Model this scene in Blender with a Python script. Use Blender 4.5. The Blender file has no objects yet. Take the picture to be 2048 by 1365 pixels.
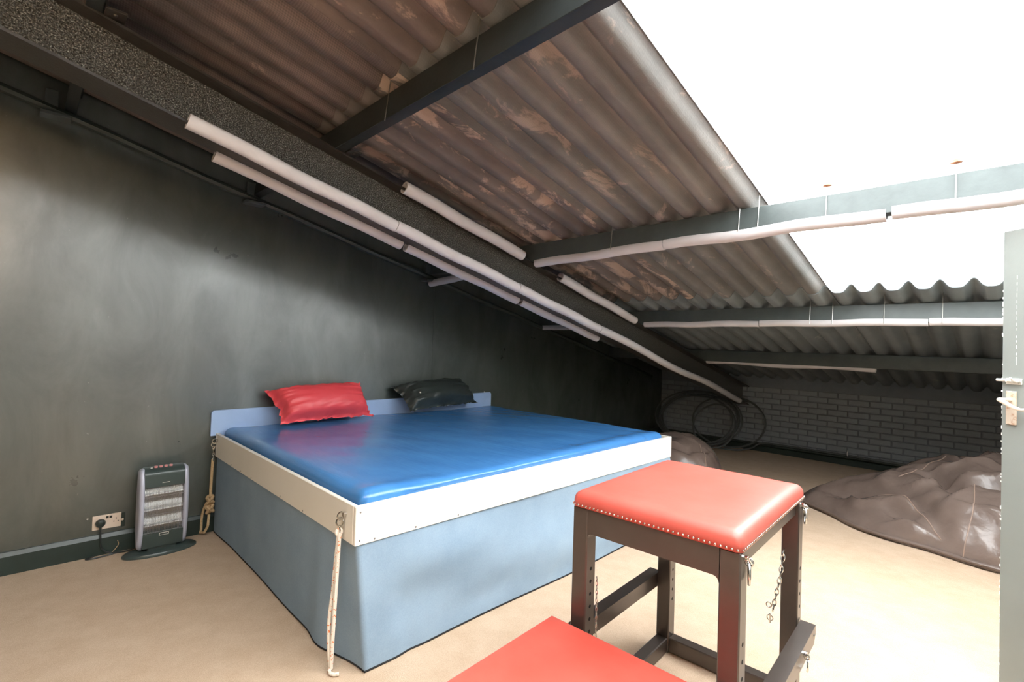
import bpy, math, random
from math import sin, cos, pi, sqrt, radians
from mathutils import Vector, Matrix, noise
random.seed(7)
SC = bpy.context.scene
COL = SC.collection

# ------------------------------------------------------------------ camera
YAW, PITCH, ROLL = radians(45.13024631), radians(1.11873316), radians(1.79863691)
FPX, CYP, CAMH = 985.983, 672.076, 1.40
fw = Vector((-sin(YAW)*cos(PITCH), cos(YAW)*cos(PITCH), sin(PITCH)))
r0 = Vector((cos(YAW), sin(YAW), 0)); u0 = r0.cross(fw)
rt = r0*cos(ROLL)+u0*sin(ROLL); up = -r0*sin(ROLL)+u0*cos(ROLL)
cd = bpy.data.cameras.new('camera'); cam = bpy.data.objects.new('camera', cd); COL.objects.link(cam)
cd.sensor_width = 36; cd.lens = FPX/2048*36; cd.shift_y = (CYP-682.5)/2048
cd.clip_start = 0.02; cd.clip_end = 200
M = Matrix(((rt.x, up.x, -fw.x, 0), (rt.y, up.y, -fw.y, 0), (rt.z, up.z, -fw.z, CAMH), (0, 0, 0, 1)))
cam.matrix_world = M
SC.camera = cam

# ------------------------------------------------------------------ world, lights, exposure
SC.view_settings.view_transform = 'Standard'; SC.view_settings.look = 'None'
SC.view_settings.gamma = 1; SC.view_settings.use_curve_mapping = False
SC.view_settings.exposure = 1.22
W = bpy.data.worlds.new('overcast'); SC.world = W; W.use_nodes = True
W.node_tree.nodes['Background'].inputs[0].default_value = (0.97, 0.985, 1.0, 1)
W.node_tree.nodes['Background'].inputs[1].default_value = 7.0
SC.cycles.max_bounces = 10; SC.cycles.diffuse_bounces = 6; SC.cycles.transparent_max_bounces = 12
SC.cycles.sample_clamp_indirect = 6

def lamp(name, loc, energy, color, radius):
    l = bpy.data.lights.new(name, 'POINT'); l.energy = energy; l.color = color; l.shadow_soft_size = radius
    o = bpy.data.objects.new(name, l); COL.objects.link(o); o.location = loc
    return o
lamp('room_lamp', (-0.9, -0.75, 2.5), 19, (1.0, 0.62, 0.28), 0.10)
# portal: only guides the sampling of the sky through the rooflight, gives off nothing itself
pl = bpy.data.lights.new('sky_portal', 'AREA'); pl.shape = 'RECTANGLE'; pl.size = 2.1; pl.size_y = 5.4
pl.cycles.is_portal = True
po = bpy.data.objects.new('sky_portal', pl); COL.objects.link(po)

# ------------------------------------------------------------------ roof geometry numbers
TS = 0.2455; SL = math.atan(TS)                      # roof falls 13.8 degrees towards +Y
def zp(Y): return 2.455 - TS*(Y-1.25)                # underside of the purlins
XW = -4.03                                           # left wall
YB = 7.56                                            # back (brick) wall
XR = 0.75                                            # right wall
YF = -2.2                                            # wall behind the camera
po.location = (0.03, 1.85, zp(1.85)+0.34); po.rotation_euler = (-SL, 0, 0)

# ------------------------------------------------------------------ helpers
ORG = {}
def mobj(name, V, F, mat, parent=None, smooth=False, origin=None):
    V = [Vector(v) for v in V]
    if parent is not None: o0 = ORG[parent]
    elif origin is not None: o0 = Vector(origin)
    else:
        o0 = Vector(((min(v.x for v in V)+max(v.x for v in V))/2, (min(v.y for v in V)+max(v.y for v in V))/2, min(v.z for v in V)))
    me = bpy.data.meshes.new(name)
    me.from_pydata([tuple(v-o0) for v in V], [], F)
    me.update()
    if smooth:
        me.polygons.foreach_set('use_smooth', [True]*len(F))
        if smooth != 'all':
            try: me.set_sharp_from_angle(angle=radians(38))
            except Exception: pass
    me.materials.append(mat)
    o = bpy.data.objects.new(name, me); COL.objects.link(o)
    if parent is None: o.location = o0
    else: o.parent = parent
    ORG[o] = o0
    return o
def tag(o, label=None, cat=None, group=None, kind=None):
    if label: o['label'] = label
    if cat: o['category'] = cat
    if group: o['group'] = group
    if kind: o['kind'] = kind
    return o
def thing(name, label, cat, loc, group=None):
    o = bpy.data.objects.new(name, None); COL.objects.link(o); o.location = loc; o.empty_display_size = 0.05
    ORG[o] = Vector(loc)
    return tag(o, label, cat, group)

def frame_of(d):
    d = d.normalized(); a = Vector((0, 0, 1)) if abs(d.z) < 0.9 else Vector((1, 0, 0))
    x = d.cross(a).normalized(); return x, x.cross(d).normalized()
class MB:
    def __init__(s): s.V = []; s.F = []
    def add(s, V, F):
        n = len(s.V); s.V += [Vector(v) for v in V]; s.F += [tuple(i+n for i in f) for f in F]; return s
    def box(s, lo, hi, ch=0.0, mat=None):
        x0, y0, z0 = lo; x1, y1, z1 = hi
        if ch <= 0:
            V = [(x0,y0,z0),(x1,y0,z0),(x1,y1,z0),(x0,y1,z0),(x0,y0,z1),(x1,y0,z1),(x1,y1,z1),(x0,y1,z1)]
            F = [(3,2,1,0),(4,5,6,7),(0,1,5,4),(1,2,6,5),(2,3,7,6),(3,0,4,7)]
        else:
            # chamfered box
            V = []; idx = {}
            for i, X in enumerate((x0, x1)):
                for j, Y in enumerate((y0, y1)):
                    for k, Z in enumerate((z0, z1)):
                        sx = ch if i == 0 else -ch; sy = ch if j == 0 else -ch; sz = ch if k == 0 else -ch
                        idx[(i,j,k,0)] = len(V); V.append((X, Y+sy, Z+sz))
                        idx[(i,j,k,1)] = len(V); V.append((X+sx, Y, Z+sz))
                        idx[(i,j,k,2)] = len(V); V.append((X+sx, Y+sy, Z))
            g = idx; F = []
            F += [(g[0,0,0,0],g[0,0,1,0],g[0,1,1,0],g[0,1,0,0]),(g[1,0,0,0],g[1,1,0,0],g[1,1,1,0],g[1,0,1,0])]
            F += [(g[0,0,0,1],g[1,0,0,1],g[1,0,1,1],g[0,0,1,1]),(g[0,1,0,1],g[0,1,1,1],g[1,1,1,1],g[1,1,0,1])]
            F += [(g[0,0,0,2],g[0,1,0,2],g[1,1,0,2],g[1,0,0,2]),(g[0,0,1,2],g[1,0,1,2],g[1,1,1,2],g[0,1,1,2])]
            for j in (0,1):
                for k in (0,1):
                    F.append((g[0,j,k,1],g[0,j,k,2],g[1,j,k,2],g[1,j,k,1]))
            for i in (0,1):
                for k in (0,1):
                    F.append((g[i,0,k,0],g[i,0,k,2],g[i,1,k,2],g[i,1,k,0]))
                for j in (0,1):
                    F.append((g[i,j,0,0],g[i,j,0,1],g[i,j,1,1],g[i,j,1,0]))
                    for k in (0,1): F.append((g[i,j,k,0],g[i,j,k,1],g[i,j,k,2]))
        if mat is not None: V = [mat @ Vector(v) for v in V]
        return s.add(V, F)
    def tube(s, pts, r, n=8, closed=False, cap=True):
        P = [Vector(p) for p in pts]; m = len(P); V = []; F = []
        rs = r if isinstance(r, (list, tuple)) else [r]*m
        x = None
        for i, p in enumerate(P):
            if closed: d = P[(i+1) % m]-P[i-1]
            else: d = P[min(i+1, m-1)]-P[max(i-1, 0)]
            if d.length < 1e-9: d = Vector((0,0,1))
            d.normalize()
            if x is None: x, y = frame_of(d)
            else:
                x = (x - d*x.dot(d));
                if x.length < 1e-6: x, y = frame_of(d)
                x.normalize(); y = d.cross(x)
            y = d.cross(x)
            for k in range(n):
                a = 2*pi*k/n; V.append(p + (x*cos(a)+y*sin(a))*rs[i])
        for i in range(m if closed else m-1):
            j = (i+1) % m
            for k in range(n):
                l = (k+1) % n; F.append((i*n+k, i*n+l, j*n+l, j*n+k))
        if cap and not closed:
            F.append(tuple(range(n-1, -1, -1))); F.append(tuple((m-1)*n+k for k in range(n)))
        return s.add(V, F)
    def cyl(s, a, b, r, n=12): return s.tube([a, b], r, n)
    def torus(s, c, R, r, nrm, n=16, m=6, sx=1.0, sy=1.0, upv=None):
        x, y = frame_of(Vector(nrm))
        if upv is not None:
            y = Vector(upv).normalized(); x = y.cross(Vector(nrm)).normalized()
        return s.tube([Vector(c)+x*cos(2*pi*i/n)*R*sx+y*sin(2*pi*i/n)*R*sy for i in range(n)], r, m, closed=True)
    def dome(s, c, r, nrm, h=1.0, n=8, m=3):
        x, y = frame_of(Vector(nrm)); nn = Vector(nrm).normalized(); V = []; F = []
        for j in range(m):
            a = (pi/2)*j/m
            for k in range(n):
                t = 2*pi*k/n; V.append(Vector(c)+(x*cos(t)+y*sin(t))*r*cos(a)+nn*r*h*sin(a))
        V.append(Vector(c)+nn*r*h)
        for j in range(m-1):
            for k in range(n):
                l = (k+1) % n; F.append((j*n+k, j*n+l, (j+1)*n+l, (j+1)*n+k))
        for k in range(n): F.append(((m-1)*n+k, (m-1)*n+(k+1) % n, m*n))
        F.append(tuple(range(n-1, -1, -1)))
        return s.add(V, F)
    def prism(s, poly, f0, f1):
        """poly: 2-D points; f0, f1 map (a,b) to the two end faces"""
        n = len(poly); V = [f0(*p) for p in poly]+[f1(*p) for p in poly]
        F = [tuple(range(n-1, -1, -1)), tuple(range(n, 2*n))]+[(i, (i+1) % n, n+(i+1) % n, n+i) for i in range(n)]
        return s.add(V, F)
    def build(s, name, mat, parent=None, smooth=False, origin=None):
        return mobj(name, s.V, s.F, mat, parent, smooth, origin)

# ------------------------------------------------------------------ materials
def srgb(r, g, b):
    f = lambda c: (c/255/12.92) if c/255 <= 0.04045 else ((c/255+0.055)/1.055)**2.4
    return (f(r), f(g), f(b), 1)
class NT:
    def __init__(s, name):
        s.m = bpy.data.materials.new(name); s.m.use_nodes = True; s.t = s.m.node_tree; s.N = s.t.nodes; s.L = s.t.links
        s.b = s.N['Principled BSDF']; s.tc = s.N.new('ShaderNodeTexCoord')
    def n(s, typ, **kw):
        nd = s.N.new(typ)
        for k, v in kw.items():
            if k.startswith('i_'): nd.inputs[k[2:].replace('_', ' ')].default_value = v
            else: setattr(nd, k, v)
        return nd
    def l(s, a, b): s.L.new(a, b); return s
    def noise(s, scale, detail=4, rough=0.55, stretch=None, coord='Object', dist=0.0, rot=None):
        nd = s.n('ShaderNodeTexNoise'); nd.inputs['Scale'].default_value = scale; nd.inputs['Detail'].default_value = detail
        nd.inputs['Roughness'].default_value = rough; nd.inputs['Distortion'].default_value = dist
        mp = s.n('ShaderNodeMapping'); s.l(s.tc.outputs[coord], mp.inputs['Vector'])
        if stretch: mp.inputs['Scale'].default_value = stretch
        if rot: mp.inputs['Rotation'].default_value = rot
        s.l(mp.outputs[0], nd.inputs['Vector']); return nd.outputs['Fac']
    def ramp(s, fac, stops):
        r = s.n('ShaderNodeValToRGB'); s.l(fac, r.inputs[0]); e = r.color_ramp.elements
        while len(e) < len(stops): e.new(0.5)
        for i, (p, c) in enumerate(stops): e[i].position = p; e[i].color = c
        return r.outputs[0]
    def mixc(s, fac, a, b, mode='MIX'):
        m = s.n('ShaderNodeMix'); m.data_type = 'RGBA'; m.blend_type = mode
        for sock, v in ((m.inputs[0], fac), (m.inputs[6], a), (m.inputs[7], b)):
            if isinstance(v, (tuple, float, int)): sock.default_value = v
            else: s.l(v, sock)
        return m.outputs[2]
    def math(s, op, a, b=None):
        m = s.n('ShaderNodeMath'); m.operation = op
        for sock, v in ((m.inputs[0], a), (m.inputs[1], b)):
            if v is None: continue
            if isinstance(v, (float, int)): sock.default_value = v
            else: s.l(v, sock)
        return m.outputs[0]
    def bump(s, h, strength=0.3, dist=0.01, prev=None):
        b = s.n('ShaderNodeBump'); b.inputs['Strength'].default_value = strength; b.inputs['Distance'].default_value = dist
        s.l(h, b.inputs['Height'])
        if prev is not None: s.l(prev, b.inputs['Normal'])
        return b.outputs[0]
    def set(s, color=None, rough=None, metal=None, spec=None, normal=None):
        for key, v in (('Base Color', color), ('Roughness', rough), ('Metallic', metal), ('Specular IOR Level', spec), ('Normal', normal)):
            if v is None: continue
            if isinstance(v, (tuple, float, int)): s.b.inputs[key].default_value = v
            else: s.l(v, s.b.inputs[key])
        return s.m
def simple(name, col, rough=0.5, metal=0.0, var=0.06, nscale=12, bump=0.0, bscale=200, spec=0.5, bdist=0.002):
    t = NT(name); f = t.noise(nscale, 5)
    a = tuple(c*(1-var) for c in col[:3])+(1,); b = tuple(min(1, c*(1+var)) for c in col[:3])+(1,)
    c = t.ramp(f, [(0.3, a), (0.7, b)])
    nrm = None
    if bump > 0: nrm = t.bump(t.noise(bscale, 3), bump, bdist)
    return t.set(c, rough, metal, spec, nrm)

def m_carpet():
    t = NT('carpet')
    big = t.noise(1.1, 5, 0.6); mid = t.noise(9, 4, 0.6); fine = t.noise(420, 2, 0.7)
    c = t.ramp(big, [(0.3, srgb(194, 168, 143)), (0.7, srgb(208, 185, 162))])
    c = t.mixc(0.35, c, t.ramp(mid, [(0.35, srgb(184, 157, 131)), (0.65, srgb(216, 194, 172))]))
    c = t.mixc(0.35, c, t.ramp(fine, [(0.3, srgb(160, 128, 98)), (0.7, srgb(238, 214, 188))]))
    return t.set(c, 0.95, 0, 0.1, t.bump(fine, 0.5, 0.004))
def m_wall():
    t = NT('dark_green_wall_paint')
    a = t.noise(2.2, 6, 0.6); b = t.noise(5, 5, 0.65, stretch=(1, 1, 0.35)); f = t.noise(60, 3)
    c = t.ramp(a, [(0.3, srgb(38, 51, 44)), (0.7, srgb(52, 65, 57))])
    c = t.mixc(0.4, c, t.ramp(b, [(0.35, srgb(32, 42, 37)), (0.7, srgb(66, 74, 69))]))
    spk = t.noise(36, 2, 0.5); sm = t.ramp(spk, [(0.77, (0, 0, 0, 1)), (0.80, (1, 1, 1, 1))])
    c = t.mixc(sm, c, srgb(110, 114, 108))
    r = t.ramp(b, [(0.3, (0.38, 0.38, 0.38, 1)), (0.7, (0.50, 0.50, 0.50, 1))])
    n = t.bump(a, 0.25, 0.02); n = t.bump(f, 0.12, 0.002, n)
    t.b.inputs['Coat IOR'].default_value = 2.1
    cl = t.noise(3.2, 6, 0.65, stretch=(1, 1, 0.45), dist=0.5)
    t.l(t.ramp(cl, [(0.32, (0.45, 0.45, 0.45, 1)), (0.66, (1, 1, 1, 1))]), t.b.inputs['Coat Weight'])
    t.l(t.ramp(a, [(0.3, (0.27, 0.27, 0.27, 1)), (0.7, (0.38, 0.38, 0.38, 1))]), t.b.inputs['Coat Roughness'])
    return t.set(c, r, 0, 1.0, n)
def m_sheet(name, dark, light, bare, amt, mesh_amt):
    t = NT(name)
    a = t.noise(3.0, 8, 0.65, stretch=(1, 0.45, 1)); fine = t.noise(70, 4, 0.6)
    c = t.ramp(a, [(0.32, dark), (0.68, light)])
    p = t.noise(4.2, 9, 0.7, stretch=(1.3, 0.5, 1), dist=0.6)
    pm = t.ramp(p, [(amt, (0, 0, 0, 1)), (amt+0.05, (1, 1, 1, 1))])
    c = t.mixc(pm, c, bare)
    sp = t.noise(26, 5, 0.7); c = t.mixc(t.ramp(sp, [(0.66, (0, 0, 0, 1)), (0.72, (0.7, 0.7, 0.7, 1))]), c, light)
    # woven texture of the sheet face: two crossing sets of fine ridges
    sep = t.n('ShaderNodeSeparateXYZ'); t.l(t.tc.outputs['Object'], sep.inputs[0])
    k = 520.0
    s1 = t.math('SINE', t.math('MULTIPLY', t.math('ADD', sep.outputs[0], t.math('MULTIPLY', sep.outputs[1], 0.6)), k))
    s2 = t.math('SINE', t.math('MULTIPLY', t.math('SUBTRACT', sep.outputs[0], t.math('MULTIPLY', sep.outputs[1], 0.6)), k))
    w = t.math('MULTIPLY', t.math('ADD', t.math('MULTIPLY', s1, s2), 1.0), 0.5)
    c = t.mixc(t.math('MULTIPLY', w, mesh_amt), c, tuple(min(1, x*0.45) for x in dark[:3])+(1,))
    n = t.bump(fine, 0.3, 0.004); n = t.bump(w, 0.6*mesh_amt, 0.002, n)
    n = t.bump(pm, 0.3, 0.002, n)
    return t.set(c, 0.55, 0, 0.4, n)
def m_rooflight():
    t = NT('translucent_rooflight')
    tr = t.n('ShaderNodeBsdfTransparent'); tr.inputs[0].default_value = (0.97, 0.98, 0.98, 1)
    tl = t.n('ShaderNodeBsdfTranslucent'); tl.inputs[0].default_value = (0.95, 0.96, 0.95, 1)
    gl = t.n('ShaderNodeBsdfGlossy'); gl.inputs['Roughness'].default_value = 0.25
    f = t.noise(14, 4)
    mx = t.n('ShaderNodeMixShader'); t.l(t.ramp(f, [(0.3, (0.34, 0.34, 0.34, 1)), (0.7, (0.42, 0.42, 0.42, 1))]), mx.inputs[0])
    t.l(tr.outputs[0], mx.inputs[1]); t.l(tl.outputs[0], mx.inputs[2])
    m2 = t.n('ShaderNodeMixShader'); m2.inputs[0].default_value = 0.03
    t.l(mx.outputs[0], m2.inputs[1]); t.l(gl.outputs[0], m2.inputs[2])
    t.l(m2.outputs[0], t.N['Material Output'].inputs[0])
    return t.m
def m_roughcast():
    t = NT('rough_black_paint_glints')
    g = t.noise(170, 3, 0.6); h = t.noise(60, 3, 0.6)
    vv = t.n('ShaderNodeTexVoronoi'); vv.inputs['Scale'].default_value = 110; t.l(t.tc.outputs['Object'], vv.inputs['Vector'])
    n = t.bump(vv.outputs[0], 1.0, 0.014); n = t.bump(g, 0.9, 0.008, n)
    c = t.ramp(g, [(0.40, srgb(34, 35, 32)), (0.52, srgb(84, 85, 80)), (0.66, srgb(176, 176, 168))])  # pale and dark specks paint the skylight's glitter into the web colour
    t.b.inputs['Coat Weight'].default_value = 1.0; t.b.inputs['Coat Roughness'].default_value = 0.2; t.l(n, t.b.inputs['Coat Normal'])
    return t.set(c, 0.34, 0, 1.0, n)
def m_vinyl(name, a, b, rough=0.25, ws=6, bs=0.3, bd=0.01, stretch=(1, 1, 1), rot=None, coat=0.0):
    t = NT(name); f = t.noise(5, 5); w = t.noise(ws, 4, 0.5, stretch=stretch, rot=rot, dist=0.4); g = t.noise(240, 2)
    n = t.bump(w, bs, bd); n = t.bump(g, 0.08, 0.001, n)
    return t.set(t.ramp(f, [(0.3, a), (0.7, b)]), rough, 0, 0.55, n)
def m_fabric(name, a, b):
    t = NT(name); f = t.noise(3, 5); g = t.noise(600, 2, 0.7); g2 = t.noise(170, 3, 0.6)
    c = t.mixc(0.3, t.ramp(f, [(0.3, a), (0.7, b)]), t.ramp(g2, [(0.35, a), (0.65, b)]))
    return t.set(c, 0.92, 0, 0.15, t.bump(g, 0.5, 0.002))
def m_rope(name, base, fleck):
    t = NT(name)
    w = t.noise(90, 2, 0.6, stretch=(1, 1, 1.0)); g = t.noise(260, 3)
    c = t.mixc(t.ramp(w, [(0.60, (0, 0, 0, 1)), (0.66, (1, 1, 1, 1))]), base, fleck)
    return t.set(c, 0.85, 0, 0.2, t.bump(g, 0.8, 0.003))
def m_rust(name, base, rustc, lo=0.45):
    t = NT(name); f = t.noise(30, 6, 0.7)
    c = t.ramp(f, [(lo, base), (lo+0.15, rustc)])
    return t.set(c, 0.6, 0.3, 0.5, t.bump(f, 0.4, 0.002))
def m_brick():
    t = NT('painted_brick'); f = t.noise(7, 5); g = t.noise(80, 5, 0.65)
    oi = t.n('ShaderNodeObjectInfo')
    c = t.ramp(f, [(0.3, srgb(140, 146, 151)), (0.7, srgb(156, 162, 167))])
    c = t.mixc(t.math('MULTIPLY', oi.outputs['Random'], 0.35), c, srgb(130, 137, 143))
    return t.set(c, 0.6, 0, 0.4, t.bump(g, 0.5, 0.006))
MT = dict(
    carpet=m_carpet(), wall=m_wall(), brick=m_brick(),
    mortar=simple('painted_mortar', srgb(124, 130, 135), 0.75, bump=0.5, bscale=60),
    sheetA=m_sheet('roof_sheet_brown_woven', srgb(92, 82, 78), srgb(132, 115, 108), srgb(158, 136, 125), 0.66, 0.55),
    sheetB=m_sheet('roof_sheet_brown_plain', srgb(92, 83, 79), srgb(130, 114, 107), srgb(158, 136, 124), 0.60, 0.05),
    sheetC=m_sheet('roof_sheet_peeling', srgb(96, 90, 86), srgb(130, 118, 111), srgb(176, 154, 139), 0.525, 0.05),
    sheetE=m_sheet('roof_sheet_grey_peeling', srgb(100, 100, 98), srgb(132, 128, 124), srgb(158, 145, 135), 0.59, 0.12),
    sheetD=m_sheet('roof_sheet_grey', srgb(108, 116, 119), srgb(134, 140, 141), srgb(156, 154, 150), 0.64, 0.12),
    rooflight=m_rooflight(),
    purlin=simple('black_purlin_paint', srgb(74, 82, 82), 0.42, var=0.12, bump=0.3, bscale=40),
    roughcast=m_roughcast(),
    rafter=simple('black_rafter_flange_paint', srgb(52, 48, 44), 0.36, var=0.2, bump=0.4, bscale=90),
    conduit=simple('wall_paint_on_conduit', srgb(52, 62, 58), 0.42, var=0.12),
    foam=simple('grey_pipe_foam', srgb(206, 202, 203), 0.85, var=0.05, nscale=5, bump=0.25, bscale=300),
    foamdark=simple('foam_slit', srgb(60, 56, 56), 0.9),
    screw=simple('steel', srgb(170, 168, 162), 0.3, 0.9),
    chrome=simple('bright_steel', srgb(205, 203, 198), 0.16, 1.0, var=0.03),
    rust=m_rust('rusted_cap', srgb(150, 90, 60), srgb(196, 130, 90)),
    whiteboard=simple('white_painted_board', srgb(238, 232, 220), 0.35, var=0.02, nscale=4, bump=0.05, bscale=80),
    paleblue=simple('pale_blue_board', srgb(160, 185, 222), 0.45, var=0.03),
    mattress=m_vinyl('blue_vinyl', srgb(64, 123, 184), srgb(74, 132, 192), 0.22, 8, 0.22, 0.012, (0.5, 3.2, 1), (0, 0, radians(-35))),
    redpillow=m_vinyl('red_vinyl', srgb(228, 72, 80), srgb(236, 84, 90), 0.42, 9, 0.25, 0.01),
    blackpillow=m_vinyl('black_vinyl', srgb(44, 50, 48), srgb(56, 62, 60), 0.3, 9, 0.3, 0.01),
    skirt=m_fabric('blue_skirt_fabric', srgb(130, 151, 170), srgb(150, 170, 187)),
    dark_base=simple('matt_black', srgb(24, 24, 26), 0.8),
    redseat=m_vinyl('red_leather_seat', srgb(196, 84, 72), srgb(206, 96, 84), 0.40, 14, 0.12, 0.004),
    redpad=m_vinyl('red_leather_pad', srgb(206, 80, 66), srgb(214, 92, 78), 0.42, 14, 0.12, 0.004),
    blacksteel=simple('satin_black_steel', srgb(80, 71, 65), 0.28, 0.42, var=0.08, spec=1.0),
    hole=simple('hole_dark', (0.004, 0.004, 0.004, 1), 0.9),
    nail=simple('nickel_nailhead', srgb(226, 205, 190), 0.2, 1.0, var=0.03),
    rope1=m_rope('flecked_rope', srgb(232, 222, 208), srgb(226, 120, 60)),
    rope2=m_rope('tan_rope', srgb(206, 178, 140), srgb(190, 154, 112)),
    bag=m_vinyl('brown_leather', srgb(108, 93, 86), srgb(122, 106, 98), 0.27, 6, 0.5, 0.025),
    seam=simple('brown_seam', srgb(150, 126, 112), 0.5),
    heatdark=simple('dark_green_grey_plastic', srgb(62, 74, 72), 0.32, var=0.03),
    heatsilver=simple('lilac_silver_plastic', srgb(188, 190, 206), 0.35, 0.15, var=0.02),
    reflector=simple('bright_reflector', srgb(200, 200, 198), 0.22, 0.95, bump=0.8, bscale=220, bdist=0.004),
    quartz=simple('quartz_tube', srgb(226, 226, 226), 0.15, 0.0, var=0.02),
    wire=simple('guard_wire', srgb(190, 190, 190), 0.25, 0.9),
    button=simple('pink_button', srgb(226, 150, 150), 0.4),
    whiteplastic=simple('white_plastic', srgb(236, 232, 224), 0.35, var=0.02),
    socket=simple('cream_socket_plastic', srgb(224, 204, 186), 0.35, var=0.02),
    blackplastic=simple('black_plastic', srgb(44, 52, 50), 0.35, var=0.05),
    cable=simple('black_cable', srgb(38, 42, 42), 0.4, var=0.05),
    coil=simple('dark_grey_hose', srgb(92, 97, 98), 0.32, var=0.05),
    door=simple('grey_green_door_paint', srgb(138, 143, 139), 0.5, var=0.06, nscale=3, bump=0.25, bscale=50),
    farwall=simple('grey_wall_paint', srgb(176, 176, 170), 0.6, var=0.04, nscale=3),
    shadedpurlin=simple('shaded_purlin_paint', srgb(38, 44, 45), 0.42, var=0.2, bump=0.3, bscale=40),  # darker copy of the purlin paint, shade of the upper purlins put into colour
    chip=simple('chipped_white_paint', srgb(235, 234, 228), 0.6, var=0.03),
    skirting=simple('dark_skirting_paint', srgb(46, 58, 54), 0.34, var=0.12),
)

# ------------------------------------------------------------------ setting: floor and walls
mb = MB().box((XW-0.15, YF-0.1, -0.12), (XR+0.12, YB+0.12, 0.0))
mobj('floor', mb.V, mb.F, MT['carpet'])['kind'] = 'structure'
def roof_under(Y): return zp(Y)+0.175
def gable(name, x0, x1, mat, y0=YF-0.1, y1=YB+0.12):
    P = [(y0, 0), (y1, 0), (y1, roof_under(y1)), (y0, roof_under(y0))]
    o = MB().prism(P, lambda a, b: (x0, a, b), lambda a, b: (x1, a, b)).build(name, mat)
    return tag(o, kind='structure')
wl = gable('wall_left', XW-0.13, XW-0.014, MT['wall'])
def board(y0, y1, xf):
    P = [(y0, 0), (y1, 0), (y1, roof_under(y1)-0.05), (y0, roof_under(y0)-0.05)]
    MB().prism(P, lambda a, b: (XW-0.015, a, b), lambda a, b: (xf, a, b)).build('wall_board', MT['wall'], wl)
board(YF, 2.902, XW); board(2.905, 3.495, XW-0.0015); board(3.498, YB, XW-0.011)
# right wall with a doorway
wr = MB()
wr.prism([(2.46, 0), (YB+0.12, 0), (YB+0.12, roof_under(YB+0.12)), (2.46, roof_under(2.46))], lambda a, b: (XR, a, b), lambda a, b: (XR+0.12, a, b))
wr.prism([(YF-0.1, 0), (1.5, 0), (1.5, roof_under(1.5)), (YF-0.1, roof_under(YF-0.1))], lambda a, b: (XR, a, b), lambda a, b: (XR+0.12, a, b))
wr.prism([(1.5, 2.0), (2.46, 2.0), (2.46, roof_under(2.46)), (1.5, roof_under(1.5))], lambda a, b: (XR, a, b), lambda a, b: (XR+0.12, a, b))
tag(wr.build('wall_right', MT['farwall']), kind='structure')
tag(MB().box((XW-0.13, YF-0.12, 0), (XR+0.12, YF, roof_under(YF)-0.02)).build('wall_front', MT['wall']), kind='structure')
# the space beyond the doorway stays dark: a closed lobby
lob = MB().box((XR+0.12, 1.3, 0), (XR+1.2, 1.4, 2.3)).box((XR+0.12, 2.6, 0), (XR+1.2, 2.7, 2.3)).box((XR+1.2, 1.3, 0), (XR+1.3, 2.7, 2.3)).box((XR+0.12, 1.3, 2.3), (XR+1.3, 2.7, 2.4)).box((XR+0.12, 1.3, -0.1), (XR+1.3, 2.7, 0))
tag(lob.build('wall_lobby', MT['wall']), kind='structure')
# back wall: mortar bed plus single bricks
wb = MB().box((XW-0.13, YB, 0), (XR+0.12, YB+0.12, 1.13)).build('wall_back', MT['mortar'])
tag(wb, kind='structure')
BL, BH, BJ = 0.215, 0.065, 0.011
def brick_mesh(L, nm):
    m = MB().box((0, 0, 0), (L, 0.03, BH), 0.004)
    me = bpy.data.meshes.new(nm); me.from_pydata([tuple(v) for v in m.V], [], m.F); me.update(); me.materials.append(MT['brick']); return me
bfull, bhalf = brick_mesh(BL, 'brick'), brick_mesh((BL-BJ)/2, 'half_brick')
o0 = ORG[wb]
row = 0; z = 0.085
while z+BH < 0.925:
    x = XW+0.004; col = 0
    while x < 0.06:
        half = (row % 2 == 1 and col == 0)
        b = bpy.data.objects.new('brick', bhalf if half else bfull); COL.objects.link(b); b.parent = wb
        b.location = Vector((x, YB-0.012-random.uniform(0, 0.006), z+random.uniform(-0.0015, 0.0015)))-o0
        b.rotation_euler = (0, random.uniform(-0.006, 0.006), random.uniform(-0.01, 0.01))
        x += (BL if not half else (BL-BJ)/2)+BJ; col += 1
    row += 1; z += BH+BJ
# skirtings
sk = MB()
sk.prism([(0, 0), (0.022, 0), (0.022, 0.105), (0.012, 0.128), (0, 0.130)], lambda a, b: (XW+a, YF, b), lambda a, b: (XW+a, YB, b))
tag(sk.build('baseboard_left', MT['skirting']), kind='structure')
sk = MB().prism([(0, 0), (0.02, 0), (0.02, 0.07), (0.012, 0.08), (0, 0.08)], lambda a, b: (XW+0.02, YB-0.012-a, b), lambda a, b: (XR, YB-0.012-a, b))
tag(sk.build('baseboard_back', MT['skirting']), kind='structure')
# sloping conduit strip along the left wall under the purlin ends
tr = MB()
pts = [(XW+0.03, y, zp(y)-0.03+0.004*sin(y*5)) for y in [YF+0.1+i*0.25 for i in range(38)] if y < 7.2]
tr.tube(pts, 0.028, 8)
tag(tr.build('trim_1', MT['conduit'], smooth=True), kind='structure')

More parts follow.
